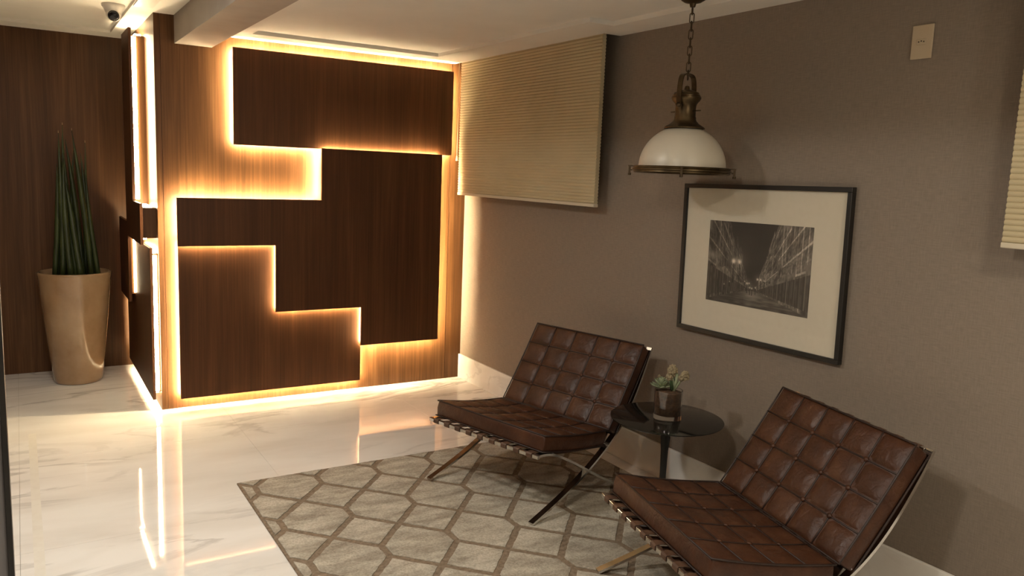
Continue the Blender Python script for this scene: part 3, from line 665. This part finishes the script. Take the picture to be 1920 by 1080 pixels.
for side, dd in ((0, dl), (1, dr)):
    k = 1 / dd; h = (vv - v) * k                       # height on the facade, in units of distance to the wall
    dep = np.log(k); bi = np.floor(dep * (3.3 if side == 0 else 2.7)); top = (2.9 if side == 0 else 3.6) + 1.5 * vnoise(bi, bi * 0 + 3, 5 + side)
    ok = (dd > 2e-3) & (h < top) & (h > -0.42)
    fdep = dep * (11 if side == 0 else 9); tex = vnoise(dep * 26, h * 7, 8 + side)
    frac = fdep - np.floor(fdep); fl2 = h * 1.6 - np.floor(h * 1.6)
    col = 0.030 + 0.055 * tex + 0.10 * (np.abs(frac - 0.5) > 0.43) * (vnoise(np.floor(fdep), np.floor(h * 1.6), 3) > 0.35) + 0.13 * (fl2 < 0.10) * (vnoise(np.floor(dep * 5), np.floor(h * 1.6), 9) > 0.3)
    col = col * (0.95 if side == 0 else 1.7) * (0.35 + 1.2 * vnoise(dep * 9, h * 3.5, 14 + side)) * (0.55 + 0.9 * vnoise(dep * 40, h * 22, 19 + side))
    shop = (h < 0.55) & (h > -0.3); col = np.where(shop, 0.025 + 0.12 * (frac < 0.18) * vnoise(np.floor(fdep), 0 * h, 2) + 0.05 * tex * (frac > 0.5), col)
    band = (h > 0.55) & (h < 0.68 + 0.25 * vnoise(dep * 6, 0 * h, 31)) & (vnoise(np.floor(dep * 5), 0 * h, 23) > 0.35); col = np.where(band, 0.14 * (0.4 + tex), col)
    img = np.where(ok, col, img)
road = (v > vv + 0.02) & ((vv - v) / dl < -0.42 + 0 * v) & ((vv - v) / dr < -0.42) | ((v > vv + 0.01) & (np.abs(u - vu) < 0.05))
rt = 1 / np.maximum(v - vv, 0.01)
rc = 0.03 + 0.12 * vnoise((u - vu) * rt * 0.6, rt * 1.6, 6) * vnoise(u * 18, v * 60, 7) + 0.10 * np.exp(-((u - 0.47) / 0.09) ** 2) * np.exp(-((v - 0.86) / 0.07) ** 2)
img = np.where(road, rc, img)
for lu, lv, r, s in ((0.275, 0.475, 0.027, 0.66), (0.335, 0.475, 0.026, 0.58), (0.425, 0.72, 0.012, 0.5), (0.445, 0.715, 0.010, 0.45), (0.525, 0.655, 0.013, 0.6), (0.555, 0.655, 0.012, 0.5), (0.59, 0.66, 0.010, 0.3), (0.455, 0.765, 0.009, 0.5), (0.475, 0.77, 0.009, 0.5), (0.51, 0.755, 0.009, 0.45), (0.40, 0.70, 0.008, 0.35), (0.19, 0.77, 0.007, 0.35), (0.245, 0.73, 0.006, 0.3)):
    d2 = ((u - lu) * 1.5) ** 2 + (v - lv) ** 2; img = img + s * np.exp(-d2 / (r * r)) + 0.05 * s * np.exp(-d2 / (r * r * 25))
    post = (np.abs(u - lu - 0.001) < 0.0035) & (v > lv + r) & (v < lv + 12 * r * 0.8); img = np.where(post, 0.012, img)
img = img + 0.10 * np.exp(-((u - 0.07) / 0.07) ** 2 - ((v - 0.43) / 0.05) ** 2)
img = np.clip(img * 1.1 + 0.016 + 0.05 * np.clip(u - 0.5, 0, 1), 0.008, 0.75)  # right half lifted: reflection in the glass painted into the print
pw_, ph_ = 0.633, 0.412; pcy = -0.003; pcz = -0.003
verts = np.stack([np.full(u.size, -0.0166), (pcy + (0.5 - u) * pw_).ravel(), (pcz + (0.5 - v) * ph_).ravel()], 1)
idx = np.arange(NU * NV).reshape(NV, NU); quads = np.stack([idx[:-1, :-1].ravel(), idx[1:, :-1].ravel(), idx[1:, 1:].ravel(), idx[:-1, 1:].ravel()], 1)
me = bpy.data.meshes.new('print'); me.from_pydata(verts.tolist(), [], quads.tolist())
ca = me.color_attributes.new('ink', 'FLOAT_COLOR', 'POINT')
colr = np.stack([img.ravel() * 1.05, img.ravel() * 0.92, img.ravel() * 0.76, np.ones(img.size)], 1).astype(np.float32); ca.data.foreach_set('color', colr.ravel())
pm, nt, b = new_mat('photo_print'); setp(b, rough=0.5); at = nt.nodes.new('ShaderNodeAttribute'); at.attribute_name = 'ink'; nt.links.new(at.outputs['Color'], b.inputs['Base Color'])
link('print', me, pm, pic)['label'] = 'dark photograph of a street with lamps at night'

# ------------------------------------------------------------------ wall socket
sk = thing('wall_socket', 'ivory rectangular wall socket plate high on the taupe wall', 'socket', (-0.0005, -3.744, 2.25))
bevel(box('cover_plate', (-0.009, -0.043, -0.065), (0.0, 0.043, 0.065), M['ivory'], sk, (0, 0, 0)), 0.003)
bevel(box('outlet_insert', (-0.0115, -0.020, -0.011), (-0.0092, 0.020, 0.011), M['ivory'], sk, (0, 0, 0)), 0.001, 1)
for dy, dz in ((0.0105, 0.0), (0.0, 0.0025), (-0.0105, 0.0)):
    MB().tube([(-0.0122, dy, dz), (-0.0116, dy, dz)], 0.0026, 10).build('pin_hole', M['hole'], sk, off=(0, 0, 0))

# ------------------------------------------------------------------ potted snake plant
QX, QY = -2.71, 1.03
pp = thing('potted_snake_plant', 'tall tapered glazed beige pot with spiky green snake plant against the wood wall', 'potted plant', (QX, QY, 0.0002))
pm2, nt, b = new_mat('glazed_pot'); setp(b, rough=0.13, coat=0.6, coat_rough=0.06); mp = coords(nt, (1, 1, 0.8)); n = N(nt, 'ShaderNodeTexNoise', Scale=5, Detail=6, Roughness=0.6)
nt.links.new(mp.outputs[0], n.inputs['Vector']); r = ramp(nt, [(0.3, (0.27, 0.165, 0.085)), (0.5, (0.33, 0.21, 0.115)), (0.75, (0.39, 0.265, 0.15))]); nt.links.new(n.outputs['Fac'], r.inputs[0]); nt.links.new(r.outputs[0], b.inputs['Base Color']); bump(nt, b, n.outputs['Fac'], 0.12, 0.004)
prof = [(0.0, 0.0), (0.150, 0.0), (0.160, 0.008), (0.166, 0.03), (0.185, 0.20), (0.208, 0.42), (0.228, 0.64), (0.240, 0.78), (0.246, 0.815), (0.247, 0.828), (0.242, 0.834), (0.232, 0.834), (0.226, 0.826), (0.222, 0.78), (0.0, 0.78)]
MB().lathe(prof, 64).build('pot', pm2, pp, off=(0, 0, 0), auto=0.9)
MB().lathe([(0.0, 0.795), (0.20, 0.793), (0.2215, 0.785)], 40).build('soil', M['soil'], pp, off=(0, 0, 0), smooth=True)
# spikes: base offset (image right is +x mostly), tip offset and height
S = [(-0.13, 0.00, -0.09, -0.02, 1.62, 0.021), (-0.09, -0.06, -0.06, 0.00, 1.84, 0.022), (-0.05, 0.03, -0.03, 0.03, 1.90, 0.020), (-0.03, -0.08, -0.045, -0.04, 1.66, 0.024), (0.02, -0.03, -0.05, 0.00, 1.70, 0.024),
     (0.05, -0.09, -0.06, -0.02, 1.55, 0.025), (0.06, 0.04, -0.03, 0.06, 1.80, 0.022), (0.10, -0.05, 0.02, -0.05, 1.86, 0.022), (0.13, 0.02, 0.08, 0.02, 1.70, 0.022), (0.15, -0.03, 0.10, -0.02, 1.56, 0.019), (-0.01, 0.09, 0.02, 0.06, 1.72, 0.020), (0.09, 0.07, 0.09, 0.05, 1.78, 0.016), (-0.10, 0.06, -0.07, 0.04, 1.74, 0.018)]
for k, (bx, by, tx, ty, h, r) in enumerate(S):
    pts, rad = [], []
    for i in range(11):
        t = i / 10; cv = 0.012 * math.sin(t * 3.1 + k); pts.append((bx + (tx - bx) * t + cv, by + (ty - by) * t + 0.010 * math.cos(t * 2.4 + k), 0.79 + (h - 0.79) * t)); rad.append(max(0.0012, r * (1 - t ** 3.2) * (0.85 + 0.3 * t if t < 0.5 else 1.0)))
    o = MB().tube(pts, rad, 10).build('spike_leaf', M['leaf'], pp, off=(0, 0, 0), smooth=True)
    if k in (1, 2, 7, 11): MB().tube([pts[-1], (pts[-1][0], pts[-1][1], pts[-1][2] + 0.018)], [0.003, 0.001], 6).build('dry_tip', M['tip'], o, off=(0, 0, 0), smooth=True)

# ------------------------------------------------------------------ security camera and ceiling plate
sc_ = thing('security_camera', 'white dome security camera with black lens on the ceiling', 'security camera', (-2.495, 0.02, HLT - 0.0003))
MB().lathe([(0.0, 0.0), (0.066, 0.0), (0.068, -0.004), (0.066, -0.016), (0.058, -0.024), (0.046, -0.050), (0.040, -0.056), (0.0, -0.056)], 40).build('mount', M['white_plastic'], sc_, off=(0, 0, 0), auto=0.8)
look = Vector((-0.10, -0.86, -0.42)).normalized()
ey = Vector((0.0, -0.004, -0.058))
m = MB().lathe([(0.0, -0.044)] + [(0.044 * math.cos(math.radians(a)), 0.044 * math.sin(math.radians(a))) for a in range(-80, 41, 10)] + [(0.034, 0.036), (0.033, 0.033)], 36)
e = m.build('eyeball', M['white_plastic'], sc_, off=(0, 0, 0), smooth=True); e.location = ey; e.rotation_euler = look.to_track_quat('Z', 'Y').to_euler()
l = MB().lathe([(0.0, 0.030), (0.033, 0.030), (0.0328, 0.034), (0.022, 0.040), (0.0, 0.042)], 32).build('lens', M['lens'], e, off=(0, 0, 0), smooth=True)
hp = thing('ceiling_plate', 'thin white square plate on the ceiling beside the security camera', 'ceiling plate', (-2.35, -0.34, HL - 0.0002))
bevel(box('plate', (-0.055, -0.16, -0.007), (0.055, 0.16, 0.0), M['white_plastic'], hp, (0, 0, 0)), 0.002)
